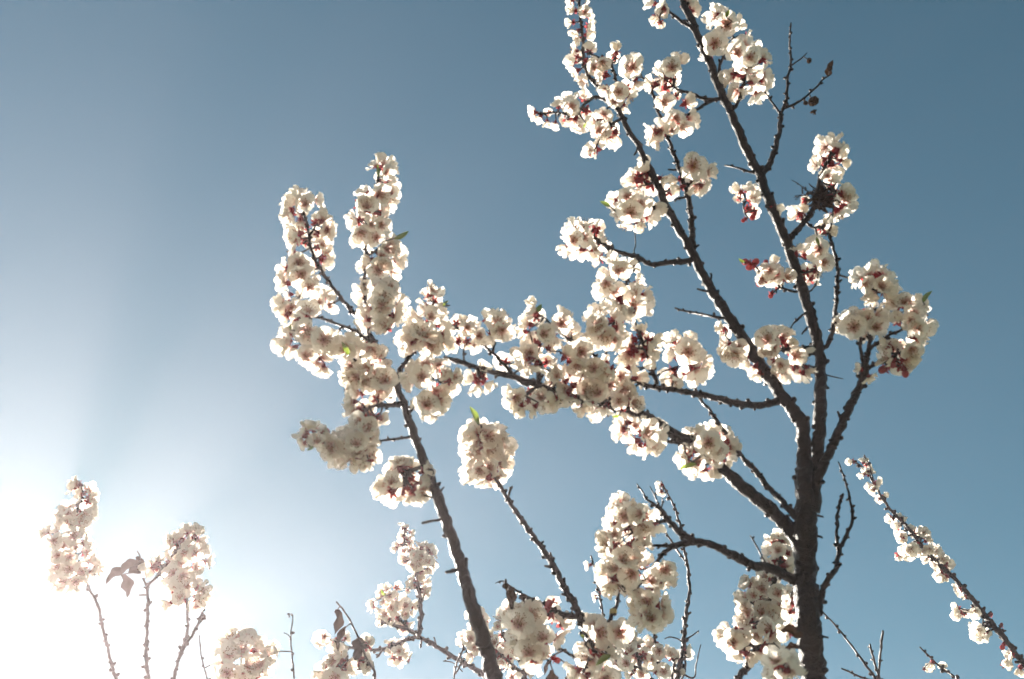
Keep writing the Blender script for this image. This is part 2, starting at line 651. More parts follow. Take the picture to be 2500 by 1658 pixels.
        for i in range(nU + 1):
            u = i / nU
            hw = wm * math.sin(math.pi * min(1, 0.06 + 0.94 * u) ** 0.85) ** 0.8 if u < 1 else wm * 0.02
            for j in range(nV):
                v = (j - 2) / 2
                crease = (0.55 if dry else 0.4) * abs(v) * hw
                curl = (0.22 if dry else 0.06) * ln * math.sin(u * 3.0)
                wob = (0.35 if dry else 0.08) * hw * math.sin(u * 9 + v * 3 + x0)
                V.append(a + ax * ln * u + sd * v * hw * (1 + (0.3 * math.sin(u * 11 + x0) if dry else 0)) + nn * (crease + curl + wob) - O_loc(self))
        for i in range(nU):
            for j in range(nV - 1):
                k = i * nV + j
                F.append((k, k + 1, k + nV + 1, k + nV))
        me = mesh_from('leaf', V, F, [M_DRY if dry else M_LEAF])
        return link(name or ('dried_leaf' if dry else 'leaf'), me, self.root)

    def tangle(self, x, y, r, n, name, thick=1.6):
        """clump of withered stalks caught round a branch"""
        rg = self.rg
        s, dist = self.depth_at(x, y)
        V, F = [], []
        u = s[2] / FPX
        c = at(x, y, s[2]) - self.root.location
        for k in range(n):
            dv = Vector((rg.gauss(0, 1), rg.gauss(0, 1), rg.gauss(0, 1))).normalized()
            p = c + dv * r * u * rg.uniform(0.1, 0.7)
            pts = [p]
            for q in range(4):
                dv = (dv + 0.8 * Vector((rg.gauss(0, 1), rg.gauss(0, 1), rg.gauss(0, 1)))).normalized()
                pts.append(pts[-1] + dv * r * u * 0.28)
            add_tube(V, F, pts, [thick * u * rg.uniform(0.6, 1.6)] * 4 + [thick * u * 0.4], 4)
        return link(name, mesh_from(name, V, F, [M_DRY]), self.root)

    def clump(self, x, y, r, name, stretch=1.0):
        rg = self.rg
        s, dist = self.depth_at(x, y)
        d = s[2]
        u = d / FPX
        c = at(x, y, d)
        self.stalk(c, s)
        V, F = [], []
        nU, nV = 7, 9
        for i in range(nU + 1):
            th = math.pi * i / nU
            for j in range(nV):
                t = 2 * math.pi * j / nV
                rr = r * u * rg.uniform(0.72, 1.12)
                V.append(c - self.root.location + Vector((math.sin(th) * math.cos(t), math.sin(th) * math.sin(t), math.cos(th) * stretch)) * rr)
        for i in range(nU):
            for j in range(nV):
                F.append((i * nV + j, i * nV + (j + 1) % nV, (i + 1) * nV + (j + 1) % nV, (i + 1) * nV + j))
        return link(name, mesh_from(name, V, F, [M_DRY], smooth=False), self.root)


def O_loc(t):
    return t.root.location
# ================================================================== the tall tree with the dark upright stem
T = Tree('blossom_tree', 'tall tree with the thickest dark upright stem, forking into many blossoming limbs', 1.0, 80, 11)
top = at(1988, 1760, 1.0)
T.trunk((0.34, 1.12), top, 0.021, 0.0135)
T.branch('stem', '1988 1760 1986 1658 1978 1560 1968 1450 1966 1350 1968 1250 1966 1150', 66, 50, 1.0, 0.0, 0.7)
T.branch('limb', '1967 1240 1964 1150 1962 1080 1955 1030 1915 975 1880 925 1830 850 1780 775 1735 705 1705 650 1686 610 1655 555 1625 500 1605 450 1580 400 1555 350 1530 310 1512 270 1508 245', 40, 14, None, 0.03)
T.branch('limb', '1985 1250 1992 1150 2000 1060 2003 960 2002 880 1992 820 1978 770 1962 715 1940 650 1920 590 1895 530 1870 470 1852 420 1825 370 1795 300 1770 245 1752 205 1738 165 1718 120 1695 65 1672 15 1655 -25', 34, 20, None, 0.08)
T.branch('limb', '1985 1205 2000 1160 2022 1110 2050 1048 2068 1007 2093 956 2109 915 2113 880', 24, 19, None, -0.03)
T.branch('limb', '1960 1345 1925 1290 1870 1235 1820 1195 1780 1160 1735 1118 1690 1080 1640 1058 1600 1030 1540 1000 1480 985 1400 970 1350 955 1300 935 1250 920 1190 905 1140 890 1085 873', 38, 11, None, -0.06)
T.branch('limb', '1905 975 1880 985 1850 990 1800 985 1760 975 1720 965 1690 960 1650 952 1620 948 1590 945 1562 936', 20, 12, None, -0.03)
T.branch('branch', '1950 1270 1910 1225 1875 1190 1845 1150 1810 1115 1785 1075 1755 1035 1735 1005 1710 975 1692 935', 17, 7, None, 0.03)
T.branch('branch', '1955 1425 1900 1397 1870 1385 1833 1379 1782 1351 1731 1328 1693 1324 1642 1333', 26, 16, None, -0.02)
T.branch('branch', '1642 1333 1604 1332 1566 1332', 9, 5, None, -0.01)
T.branch('branch', '1698 1323 1668 1305 1650 1290 1637 1277 1622 1258 1612 1244', 19, 13, None, -0.01)
T.branch('twig', '1612 1244 1595 1230 1578 1218 1568 1200 1555 1181', 9, 3, None, 0.0, 0.4)
T.branch('twig', '1612 1244 1604 1222 1587 1188', 6, 2.5, None, 0.0, 0.3)
T.branch('twig', '1612 1244 1617 1230 1617 1215', 5, 3, None, 0.0, 0.3)
T.branch('twig', '1630 1270 1594 1280 1573 1285 1560 1275', 11, 7, None, -0.01)
T.branch('twig', '1645 1333 1622 1348 1604 1371 1594 1389 1590 1400', 12, 8, None, -0.01)
T.branch('twig', '1590 1398 1570 1420 1545 1440 1530 1445', 7, 4, None, -0.005)
T.branch('twig', '1566 1332 1545 1300 1530 1270 1522 1240', 5, 4, None, -0.005)
T.branch('twig', '1592 1395 1590 1450 1586 1490', 6, 4, None, 0.0)
T.branch('twig', '1870 1378 1853 1345 1840 1320 1831 1308', 6, 3, None, 0.01, 0.5)
T.branch('branch', '2000 1500 2005 1457 2017 1421 2040 1390 2045 1365 2048 1347 2053 1335 2065 1310 2077 1285 2082 1262 2080 1242 2068 1189 2055 1150 2046 1128', 16, 3.5, None, 0.04)
T.branch('twig', '2048 1347 2043 1320 2044 1283 2044 1260 2050 1230 2057 1207', 9, 7, None, 0.0)
T.branch('branch', '2000 858 2007 851 2022 839 2035 793 2042 734 2045 680 2046 665 2038 619 2024 570', 13, 8, None, -0.02)
T.branch('branch', '1860 428 1880 398 1895 357 1905 306 1906 275', 17, 11, None, 0.03)
T.branch('twig', '1906 278 1890 258 1880 242 1862 217', 8, 4, None, 0.01)
T.branch('twig', '1906 277 1920 245 1923 191 1931 156 1928 102 1931 56', 10, 4, None, 0.01)
T.branch('twig', '1932 160 1956 143 1970 129', 5, 3, None, 0.005, 0.4)
T.branch('twig', '1908 272 1918 263 1943 253 1966 237 1992 214 2007 196 2025 184', 8, 4, None, -0.01)
T.branch('branch', '1765 240 1747 243 1716 240 1683 227 1660 222 1645 212', 12, 7, None, -0.03)
T.branch('twig', '1740 246 1720 255 1701 268 1678 281', 9, 7, None, -0.01)
T.branch('twig', '1775 275 1783 272 1800 255 1811 222 1818 191 1825 165', 10, 8, None, -0.02)
T.branch('twig', '1748 200 1757 165 1765 140 1778 125 1790 90 1765 70', 10, 5, None, -0.015)
T.branch('branch', '1690 632 1679 638 1631 641 1592 646 1554 628 1503 613 1460 587 1430 570', 16, 9, None, -0.03)
T.branch('twig', '1560 632 1545 655 1530 690 1535 730 1548 765', 8, 5, None, -0.01)
T.branch('branch', '1692 620 1689 554 1684 503 1674 465 1664 430 1654 401 1643 370 1633 345 1618 300 1602 260 1592 222 1580 199 1568 190', 18, 6, None, 0.02)
T.branch('twig', '1672 462 1690 445 1702 432', 11, 6, None, 0.0)
T.branch('branch', '1510 262 1490 240 1465 215 1451 204 1434 179 1426 153 1423 102 1418 51 1414 0 1412 -25', 13, 7, None, 0.01)
T.branch('twig', '1490 156 1459 140 1434 130', 9, 6, 1.02, 0.0)
T.branch('twig', '1512 262 1508 215 1500 180 1488 155', 8, 8, None, -0.015)
T.branch('branch', '1515 278 1490 255 1457 237 1429 253 1408 278 1380 280 1360 275 1321 278 1300 272', 10, 5, None, -0.01)
T.branch('twig', '1518 290 1490 305 1478 312', 9, 8, None, -0.01)
T.branch('twig', '1780 778 1745 774 1707 766 1669 759 1648 752', 9, 5, None, 0.02)
T.branch('twig', '1850 424 1827 419 1796 409 1771 404', 8, 5, None, 0.02)
T.branch('twig', '1872 472 1850 480 1828 488 1815 500 1818 520', 8, 5, None, -0.01)
T.branch('twig', '2006 912 2030 919 2058 925', 4, 2.5, None, 0.02, 0.3)
T.branch('twig', '2110 885 2104 875 2101 840 2102 808', 10, 7, None, 0.0)
T.branch('branch', '2113 885 2118 865 2124 834 2127 790 2130 757 2140 710', 13, 8, None, -0.01)
T.branch('branch', '2121 850 2149 834 2175 816 2200 806 2225 780 2232 755', 10, 5, None, -0.01)
T.branch('branch', '2112 902 2121 898 2144 887 2178 877 2190 862', 12, 10, None, -0.015)
T.branch('twig', '2056 1036 2054 1030 2046 1005', 8, 6, None, 0.0)
T.branch('branch', '1915 600 1923 590 1954 553 1980 522 1992 494 1995 466 2003 438 2015 405 2028 375', 16, 9, None, -0.02)
T.branch('twig', '1965 540 1985 556 2000 552 2010 560', 8, 7, None, -0.01)
T.branch('twig', '1995 480 1965 462 1948 448 1933 440', 4, 2, None, -0.01, 0.5)
T.branch('twig', '2002 445 2018 450 2030 455', 8, 6, None, 0.0)
T.branch('twig', '1946 712 1933 711 1902 701 1892 690 1870 672 1855 660 1840 648 1825 640', 8, 4, None, -0.01)
T.branch('twig', '1905 702 1890 712 1882 720', 5, 5, None, -0.01)
T.branch('twig', '1968 717 1985 705 1993 690 2003 660 2025 628', 5, 3, None, -0.02)
T.branch('twig', '1940 640 1960 665 1985 660', 6, 5, None, -0.02)
T.branch('twig', '1995 849 1976 849 1933 852 1884 857', 12, 9, None, -0.02)
T.branch('twig', '1990 860 1960 870 1945 880', 14, 10, None, -0.01)
T.branch('twig', '1604 938 1600 925 1585 880 1565 825 1555 800 1543 775', 13, 6, None, -0.01)
T.branch('twig', '1790 840 1780 832 1772 820', 6, 5, None, -0.005)
T.branch('twig', '1693 945 1690 920 1680 890', 6, 4, None, -0.005)
# around the long left-reaching limb
T.branch('branch', '1300 938 1275 935 1240 900 1200 860 1150 820 1105 795', 11, 8, None, -0.02)
T.branch('twig', '1203 864 1206 845 1208 825', 8, 6, None, -0.005)
T.branch('twig', '1132 890 1132 865 1133 846', 7, 4, None, -0.005)
T.branch('branch', '1320 945 1315 915 1320 890 1305 870', 16, 7, None, -0.01)
T.branch('branch', '1470 982 1452 930 1458 880 1420 845 1380 823', 12, 6, None, -0.03)
T.branch('twig', '1400 838 1378 822 1352 800 1330 775', 6, 4, None, -0.01)
T.branch('twig', '1418 862 1395 872 1365 858', 5, 4, None, -0.01)
T.branch('twig', '1460 900 1480 860 1495 800 1510 765', 6, 5, None, 0.01)
T.branch('twig', '1450 960 1425 935 1418 920', 9, 9, None, -0.02)
T.branch('twig', '1430 975 1445 985 1475 990 1510 1010', 7, 5, None, -0.02)
T.branch('twig', '1310 945 1290 960 1275 970', 9, 7, None, -0.01)
T.branch('twig', '1365 985 1385 978 1425 985 1440 990', 6, 4, None, -0.01)
T.branch('twig', '1690 1080 1650 1080 1610 1073 1585 1060', 12, 7, None, -0.03)
T.branch('twig', '1760 1140 1745 1120 1730 1100', 8, 6, None, -0.03)
T.branch('twig', '1165 900 1168 915 1172 925', 9, 9, None, 0.0)
T.branch('twig', '1560 640 1548 615 1552 600', 5, 3, None, 0.0)
T.branch('twig', '1580 418 1595 440 1585 450', 8, 7, None, 0.005)
T.branch('twig', '1625 500 1600 505 1565 513', 10, 7, None, -0.02)
T.branch('twig', '1690 70 1660 50 1635 30 1620 25', 14, 8, None, -0.01)
# short bare stubs
for pts in ('1560 350 1553 372 1548 378', '1735 690 1737 672 1734 668', '1738 714 1702 706', '1650 415 1632 414', '1672 482 1655 485 1648 492',
            '1588 905 1577 897', '1960 768 1945 783 1937 789', '1970 800 1958 815', '2093 960 2102 958', '1980 1255 2009 1262', '1980 1305 2007 1312',
            '1870 915 1860 922', '1990 1548 2022 1557', '1790 1090 1797 1072', '1565 998 1566 985'):
    T.branch('spur', pts, 7, 5, None, -0.005, 0.3)

T.add_flowers('''1390 5 180 50;1398 25 180 50;1432 18 0 50;1440 40 0 50;1392 55 180 50;1440 65 0 52;1405 80 200 52;1438 85 -20 50;1410 97 230 48;1428 30 c 46;
1400 125 180 58;1440 120 60 56;1395 150 180 58;1440 150 0 60;1402 175 200 58;1422 200 210 58;1450 165 c;1410 140 b 50;
1505 120 90;1545 165 c 92;1500 140 b 60;1490 190 c;1465 180 150;1555 205 -60;1510 225 c;1530 215 b;1540 240 -40;1480 215 c;1500 250 c;1525 265 -60;1470 150 c 60;
1300 275 180 50;1315 290 230 52;1335 300 250 55;1355 305 260 60;1360 255 100 60;1385 240 110;1395 258 c;1400 300 260;1385 290 b;1415 310 260;1430 270 b;1425 235 80;1340 275 b 50;
1450 300 200;1475 280 c;1485 320 b;1460 320 c;1500 335 270;1480 345 260;1450 365 200 62;1442 372 c 55;1510 310 c;
1620 170 100;1640 165 c;1655 150 60;1610 195 180;1590 205 170;1640 190 b;1625 215 b;1620 250 c;1645 260 c;1650 290 c;1630 280 c;1665 310 c;1640 320 c;1610 320 180;1600 345 240;1590 325 190;1680 250 30;1688 290 0;1650 235 b 50;
1590 5 180;1610 15 150;1625 25 c;1600 45 230 60;1612 55 b 60;1680 10 30;1690 25 0 70;
1740 40 150 85;1755 25 80;1800 60 20;1790 55 c;1745 105 c 82;1725 125 180;1760 100 c;1815 110 c;1800 130 c;1850 125 30;1820 165 90 95;1870 180 0;1865 200 -20;1780 190 180;1795 180 b;1850 190 b;1840 175 b;1835 215 270;1800 225 230;1850 235 -70;1865 140 45;1775 60 c;1830 140 c;
1560 430 b;1545 440 180;1575 415 100;1590 450 b;1560 465 240;1620 440 0;1570 440 b 55;
1500 490 180;1530 480 c;1540 520 c 88;1560 500 c;1510 520 200;1590 530 -30;1560 550 270;1600 515 0;1530 553 260;1575 490 b;1580 520 b;
1690 405 c 92;1715 430 0;1720 460 -40;1700 460 260;1650 440 180;1655 460 200;1730 420 20;1700 440 b;
1390 560 180;1400 590 c 84;1430 545 80;1425 580 c;1455 565 b;1460 600 b;1380 610 200;1420 620 260;1450 610 c;1475 590 20;1410 560 100;
1460 630 180;1500 640 80;1510 660 c;1480 670 180;1480 690 c;1540 650 20;1525 680 c;1470 710 200;1500 710 c;1560 690 0;1550 720 c;1520 730 b 60;1545 745 c;1500 740 230;1575 745 -30;1540 770 250;1575 725 0;1535 700 c;1515 750 250;
1800 465 150 58;1805 485 b 50;1825 460 90 60;1835 490 c 62;1840 515 b 50;1815 538 220k 55;1840 470 c 55;1895 510 -10 55;1838 530 250k 55;1825 510 bk 55;
2010 360 150;2025 345 90;2045 355 60;2055 375 0;2000 390 180;1988 405 190 62;2030 375 b 60;2045 385 b 55;2012 398 bk 60;2060 395 -20;2030 415 270;2020 430 c 62;2040 425 -40 62;
2035 440 20 62;2030 455 b 55;2060 475 0;2065 490 c 70;2055 510 b 60;2050 525 -30;2030 530 260 62;2070 500 0;1965 490 b 48;1940 520 180 62;1960 515 80 58;1950 530 b 45;2040 480 0;
2005 560 b 48;2015 545 80 50;2025 565 0 60;1990 590 c 66;1985 605 180 62;2000 610 c;1960 640 c 82;1940 610 120 62;1990 620 0;2010 640 c;2000 665 -30;1970 665 b 60;1980 680 b 60;1960 690 250k 60;1995 650 b 60;1965 615 100;
1820 640 170k 60;1830 652 200k 62;1845 640 60k 62;1870 640 90k 60;1860 680 c 62;1880 660 c 62;1900 670 c;1895 695 b 58;1855 692 200k 62;1882 722 260k 66;1920 680 c 62;1865 655 b 50;1890 640 100 50;1875 690 240 55;
2085 680 180;2120 665 100;2145 660 60;2165 675 20;2150 700 c;2125 715 260;2130 735 250;2165 710 0;2180 725 0 70;2110 690 c;2130 690 c;2100 675 150;
2060 790 190;2080 775 c;2100 770 100;2070 800 240;2120 780 c;2140 800 c;2110 820 260 62;2145 770 20;2085 800 c;
2190 740 90;2210 740 c;2240 745 40;2230 765 c;2225 785 c;2255 770 0;2200 790 c;2240 800 c;2260 800 0;2245 820 0;2225 850 c;2230 870 -20;2215 880 -30;2190 780 120;2160 840 150 60;2175 855 b;2190 850 b;2195 895 b 60;2212 890 b 60;2155 903 220k 70;2210 912 -60k 66;2165 870 150;2215 820 c;2180 890 250k 60;
2097 900 180 52;2125 925 -60 50;
1860 820 150;1875 830 c 84;1890 815 90;1915 815 60;1930 840 20;1870 860 c;1910 835 b 60;1930 845 b 60;1890 880 b 60;1905 890 c;1905 910 260;1940 900 b;1955 900 -60 62;1955 920 270 62;1975 905 -30 62;1960 870 0;1925 870 c;1890 850 c;1940 870 c;
1760 800 150 52;1768 808 b 46;1785 850 b 55;1770 860 200 60;1790 870 240;1820 880 240 62;1840 903 240 62;1805 850 c 62;1770 840 190 55;1850 918 240 50''')
T.add_flowers('''1300 760 150 66;1285 790 180 66;1300 745 100 60;1310 775 b 60;1345 770 c;1375 770 40;1340 800 c 84;1370 790 c;1290 820 b 62;1270 860 180;1280 880 200;1295 860 c;1310 840 b;1350 830 270;1390 810 0;1400 825 -20;1340 850 b 50;1305 870 b 55;1335 885 b 60;1310 900 260;1275 895 220;1325 815 c;1275 810 180 60;
1440 770 150;1460 765 100;1480 790 c;1475 815 c 86;1445 810 180;1440 830 200;1500 780 60;1520 770 30;1515 800 0;1500 830 c;1470 840 260;1530 765 20;1460 795 c;
1545 830 b 74;1580 830 b 74;1545 858 b 74;1572 868 b 70;1530 845 180;1560 805 90;1590 850 -20;1600 830 10;1530 870 220;1590 870 -60;
1655 845 c 80;1660 890 c 88;1695 870 c 84;1640 825 120;1680 830 60;1720 880 0;1640 870 180;1635 910 220;1675 918 b 60;1700 910 -60;1720 905 -20;1640 930 250;1690 925 270;1680 860 c;
1490 905 c;1515 920 c 84;1545 900 0;1560 925 0;1530 885 60;1475 880 150;1490 940 c;1520 950 c;1410 920 b;1400 910 b 60;1430 900 60;1380 910 180;1370 940 200;1390 950 230;1420 940 c;1440 930 0;1350 900 150;1380 870 c;1400 870 60;1420 860 c;1360 920 c;1440 970 200;1470 975 b;1440 990 230;1485 985 b 60;1510 980 c;1540 970 0;1550 985 -10;1530 1000 b 60;1475 1005 260;1460 960 c;1500 960 b;1545 950 0;1350 970 200;1450 900 c;1470 920 c;1410 890 c;1380 965 230;1400 975 250;1420 1000 240 60;1455 1010 260 60;1520 1010 270 60;1430 960 c;1340 930 190;1395 930 c;
1575 1055 c 92;1520 1035 180;1540 1080 200;1560 1095 250;1590 1030 80;1610 1050 0;1600 1085 -50;1535 1015 120;1615 1060 -20;1510 1050 180;1580 1100 270;1550 1040 c;1555 1075 c;
1730 1080 c 84;1715 1110 c;1750 1095 c;1770 1090 20;1680 1100 180;1670 1120 190;1690 1075 150;1700 1055 110;1740 1050 80;1770 1060 45;1785 1100 0;1790 1075 10;1690 1140 220;1720 1155 260;1750 1145 -70;1775 1130 -40;1672 1135 200;1700 1125 c;1740 1120 c;
1150 925 180 62;1165 945 260 66;1190 940 -30 62;1180 898 70 60;1160 918 b 60;1178 922 b 60;
1260 970 c 74;1245 960 160 62;1245 985 220 62;1270 1000 270 62;1290 980 b 60;1295 955 b 50;1320 970 c 62;1330 990 250 66;1355 985 -40 62;1350 970 b 55;1300 1000 250 62;1370 975 -20 55;
1105 805 b 58;1115 790 b 55;1140 800 c 58;1155 795 c 55;1165 810 b 50;1110 840 200 58;1120 830 b 55;1140 835 b 55;1130 785 90 55;1155 785 80 55;1190 780 b 60;1215 790 c 78;1230 770 70 66;1205 775 120 60;1240 810 -30 62;1195 825 260 62;1160 845 -40 55;1170 820 c 55;1225 805 c;
1505 1230 130 66;1525 1225 80 66;1515 1240 b 60;1540 1240 40 66;1565 1255 c;1580 1260 20;1525 1260 c;1500 1260 180;1490 1280 180;1510 1295 b 62;1522 1290 b 62;1545 1290 0;1480 1310 180;1500 1305 c;1560 1310 b;1570 1285 -40;1600 1290 -60 62;1545 1265 c;
1500 1330 b 62;1520 1340 b 62;1510 1352 b 62;1535 1335 b 62;1480 1335 180;1490 1355 190;1550 1330 0;1580 1325 -10 60;
1505 1390 c 86;1475 1390 180;1480 1410 200;1540 1385 b;1500 1430 250;1545 1400 c;1570 1370 60;1565 1410 c;1590 1420 c;1530 1435 c;1560 1440 c;1600 1440 0;1625 1390 c;1630 1410 0 70;1620 1430 -30 70;1580 1450 270;1545 1450 230;1490 1440 240;1520 1370 c;1550 1370 c;
1560 1480 170;1575 1500 c;1590 1510 c;1620 1500 0 70;1600 1520 260;1560 1510 200 70;1620 1475 20 70;1580 1470 c''')
T.add_flowers('1925 1450 60 62;1925 1470 150 62;1940 1480 b 50;1938 1490 b 50;1925 1500 260 60;1937 1538 b 52;1920 1548 200 60;1917 1530 150 58;1940 1460 b 50', dd=0.03)
for l in ('1488 503 1464 491 12', '1700 1133 1658 1146 13', '2253 737 2277 710 14', '1773 42 1781 24 11', '1313 760 1322 742 14', '1512 1014 1494 1017 9', '1430 300 1424 312 5', '2000 600 1993 578 9', '1818 640 1803 630 9'):
    x0, y0, x1, y1, w = map(float, l.split())
    T.leaf(x0, y0, x1, y1, w, dd=-0.035)
for l in ('2022 186 2034 146 18', '1960 1555 1905 1540 26', '1950 1580 1915 1585 18'):
    x0, y0, x1, y1, w = map(float, l.split())
    T.leaf(x0, y0, x1, y1, w, dry=True)
T.clump(1976, 148, 8, 'withered_fruit')
T.clump(1986, 247, 14, 'withered_fruit', 0.9)
T.clump(1967, 252, 7, 'withered_fruit', 0.8)
T.clump(2026, 168, 8, 'withered_fruit', 1.3)
T.tangle(2008, 486, 34, 70, 'withered_tangle', 2.2)
T.tangle(1962, 478, 22, 12, 'withered_tangle', 1.2)
T.tangle(1945, 868, 20, 20, 'withered_tangle', 2.0)
T.tangle(1985, 272, 10, 8, 'withered_tangle', 2.0)
n_main = T.build(300, filler=0.04)

# ================================================================== slender tree on the left whose stem bends up to a dense crown
T = Tree('blossom_tree', 'slender tree with a smooth curved stem and two upright columns of dense blossom', 0.95, 84, 22)
T.trunk((-0.2, 0.74), at(1268, 1900, 0.92), 0.016, 0.0085)
T.branch('stem', '1268 1900 1240 1780 1207 1658 1180 1560 1150 1470 1122 1370 1095 1290 1060 1190 1030 1110 1005 1045 985 985 965 930', 46, 17, 0.92, 0.02, 0.35)
T.branch('limb', '965 935 975 908 985 892 1000 870 1020 845 1035 815 1045 780 1058 740', 13, 7, None, 0.0)
T.branch('limb', '966 938 950 905 935 870 918 848 874 812 829 794 785 777 750 775', 13, 6, None, 0.0)
T.branch('limb', '922 852 900 810 874 775 849 748 813 702 778 651 760 610 752 561 745 530 735 500', 13, 7, None, 0.02)
T.branch('branch', '885 790 892 740 890 671 895 625 890 579 900 540 912 490 924 434 928 412', 9, 6, None, -0.01)
T.branch('twig', '895 625 905 620 915 614', 7, 6, None, -0.01)
T.branch('twig', '893 640 915 690 930 740 925 790', 6, 5, None, -0.015)
T.branch('twig', '755 575 765 560 772 550', 8, 6, None, -0.005)
T.branch('twig', '780 655 750 665 735 690 730 730', 6, 5, None, -0.01)
T.branch('twig', '760 778 745 800 740 825 760 850', 7, 5, None, -0.01)
T.branch('twig', '930 865 900 872 870 880 848 860', 7, 4, None, -0.02)
T.branch('twig', '950 908 920 915 890 920', 6, 5, None, -0.01)
T.branch('twig', '1020 850 1045 880 1050 905 1065 940', 7, 5, None, -0.02)
T.branch('twig', '990 1025 994 1019 1015 986 1033 968 1050 960', 9, 6, None, -0.01)
T.branch('twig', '1012 1066 982 1070 938 1075 900 1078', 8, 5, None, -0.01)
T.branch('twig', '960 985 975 990 920 990 895 1000', 13, 8, None, -0.01)
T.branch('twig', '900 1078 850 1085 800 1080 775 1085 757 1092', 6, 5, None, -0.02)
T.branch('twig', '1030 1140 1005 1150 990 1165', 12, 10, None, 0.0)
T.branch('twig', '1064 1218 1070 1208 1083 1190', 9, 5, None, 0.0, 0.4)
T.branch('twig', '1094 1266 1060 1271 1031 1277', 9, 6, None, 0.0, 0.4)
T.branch('twig', '1020 1085 1028 1070', 9, 6, None, 0.0, 0.3)
T.branch('spur', '1132 1388 1090 1397', 12, 8, None, 0.0, 0.3)
T.branch('spur', '1150 1440 1148 1430', 14, 9, None, 0.0, 0.3)
T.branch('spur', '1010 935 1030 925 1065 930', 5, 3, None, -0.03, 0.3)
T.add_flowers('''720 490 150;700 510 180;730 470 100;745 500 c;738 515 b 60;775 490 20 66;705 530 220;735 545 260 66;745 552 b 60;770 545 b 66;790 530 60;800 560 0 76;810 565 -20 70;775 570 b 55;
720 570 180;715 590 190;745 590 b 60;772 605 b 60;790 600 30 70;800 620 0 66;795 640 -30 66;710 620 190;730 640 c;765 650 200 60;725 660 c;735 668 c 90;690 660 180;690 690 180;765 690 0;755 700 c;740 710 b 60;770 710 b 60;700 720 200;725 735 c;780 740 c;690 740 190;810 745 0;800 720 20;695 770 200;750 765 c;730 780 b 66;775 770 c;715 680 c;710 750 c;
915 400 120 74;935 395 80 74;955 410 30;940 420 c;930 430 b 50;925 440 b 50;885 470 150;895 468 b 55;955 450 0;960 475 0;925 475 c;950 495 -10;880 500 c;895 508 c 84;865 540 180;880 540 b 60;900 525 c;925 520 b;940 540 0;880 565 c;870 580 200;890 595 220;930 550 c;940 580 c;920 580 c;960 590 20;970 620 0;930 625 c;975 640 -10;900 635 180;910 655 b 58;890 650 190 62;940 640 c;925 660 c;960 660 0;905 550 c;945 610 c;
925 700 c 90;940 730 c;935 750 c 92;895 700 180;885 720 180;970 720 0;980 750 0;900 760 200;960 780 -20;930 780 c;890 790 200;920 800 260;945 800 c;970 770 0;910 735 c;955 705 c;
750 810 c 90;770 812 c;720 800 150;700 820 180;790 830 c;760 830 c;690 840 190;710 855 220;735 865 240;770 870 b 60;785 875 b 60;745 870 c;775 890 270;790 905 280 62;820 830 20;800 850 -20;815 848 0;730 825 c;
845 850 c;860 840 60;885 865 b 60;860 880 b 60;850 895 200;870 920 c;900 895 c;925 870 c;920 920 c;900 940 230;860 920 200;890 930 c;935 895 0;880 840 80;905 850 c;945 900 c;840 920 190;855 950 200;870 900 c;940 930 c;945 955 0;
1045 720 90 74;1060 710 50 74;1060 735 b 60;1035 755 180 80;1010 775 150;1020 790 180;1050 775 c;1035 820 c 92;1020 830 c;1060 815 c;1080 790 30;1085 830 0;1000 810 170;1000 840 190;1030 850 c;1060 850 -30;990 860 160;1070 760 20;1090 820 0;1015 810 c;1050 840 c;985 830 160 66;
1040 890 c 100;1015 900 180;1070 890 c;1060 920 c;1000 930 200;1085 910 -10;1095 930 b 55;1090 915 b 50;1110 920 0 66;1100 945 -40;1040 950 c;1065 955 c;1040 990 c;1060 985 b 60;1050 1005 250;1075 985 -30;1030 985 220;1070 970 0;1030 920 c;1065 1010 270 66;
885 1000 b 74;920 975 b 74;895 985 c;860 1000 180 66;855 980 190 62;880 1030 c;895 1045 c;915 1020 b 66;935 1020 0 62;870 960 180;895 960 c;925 950 c;900 1015 b 66;
900 1065 c;850 1085 c 92;875 1060 c;830 1090 180;810 1090 c;880 1100 c;830 1115 220;860 1125 250;890 1110 -20;905 1085 0;910 1050 20;840 1060 120;800 1070 150;800 1110 220;870 1085 c;
735 1060 150 60;750 1045 100 60;770 1042 60 60;795 1055 50k 66;755 1075 b 50;738 1085 220 56;775 1080 c 60;
880 1130 260 60;900 1125 b 58;910 1110 60 60;895 1135 270 55;
960 1150 150;975 1130 100;990 1130 80;940 1180 170;930 1200 190;955 1180 c;985 1145 b;1000 1150 b 70;1002 1168 b 70;990 1188 b 70;1008 1195 b 70;970 1150 b 66;950 1205 220;985 1215 260;1010 1215 -70;1030 1180 0;1040 1150 20 62;1035 1200 -20;965 1200 c;1020 1215 -60''')
for l in ('963 582 998 564 15', '1082 748 1096 734 9', '852 866 834 834 13', '924 432 922 402 9', '712 806 708 790 8', '765 1090 748 1100 8'):
    x0, y0, x1, y1, w = map(float, l.split())
    T.leaf(x0, y0, x1, y1, w, dd=-0.04)
n_left = T.build(300, filler=0.0)

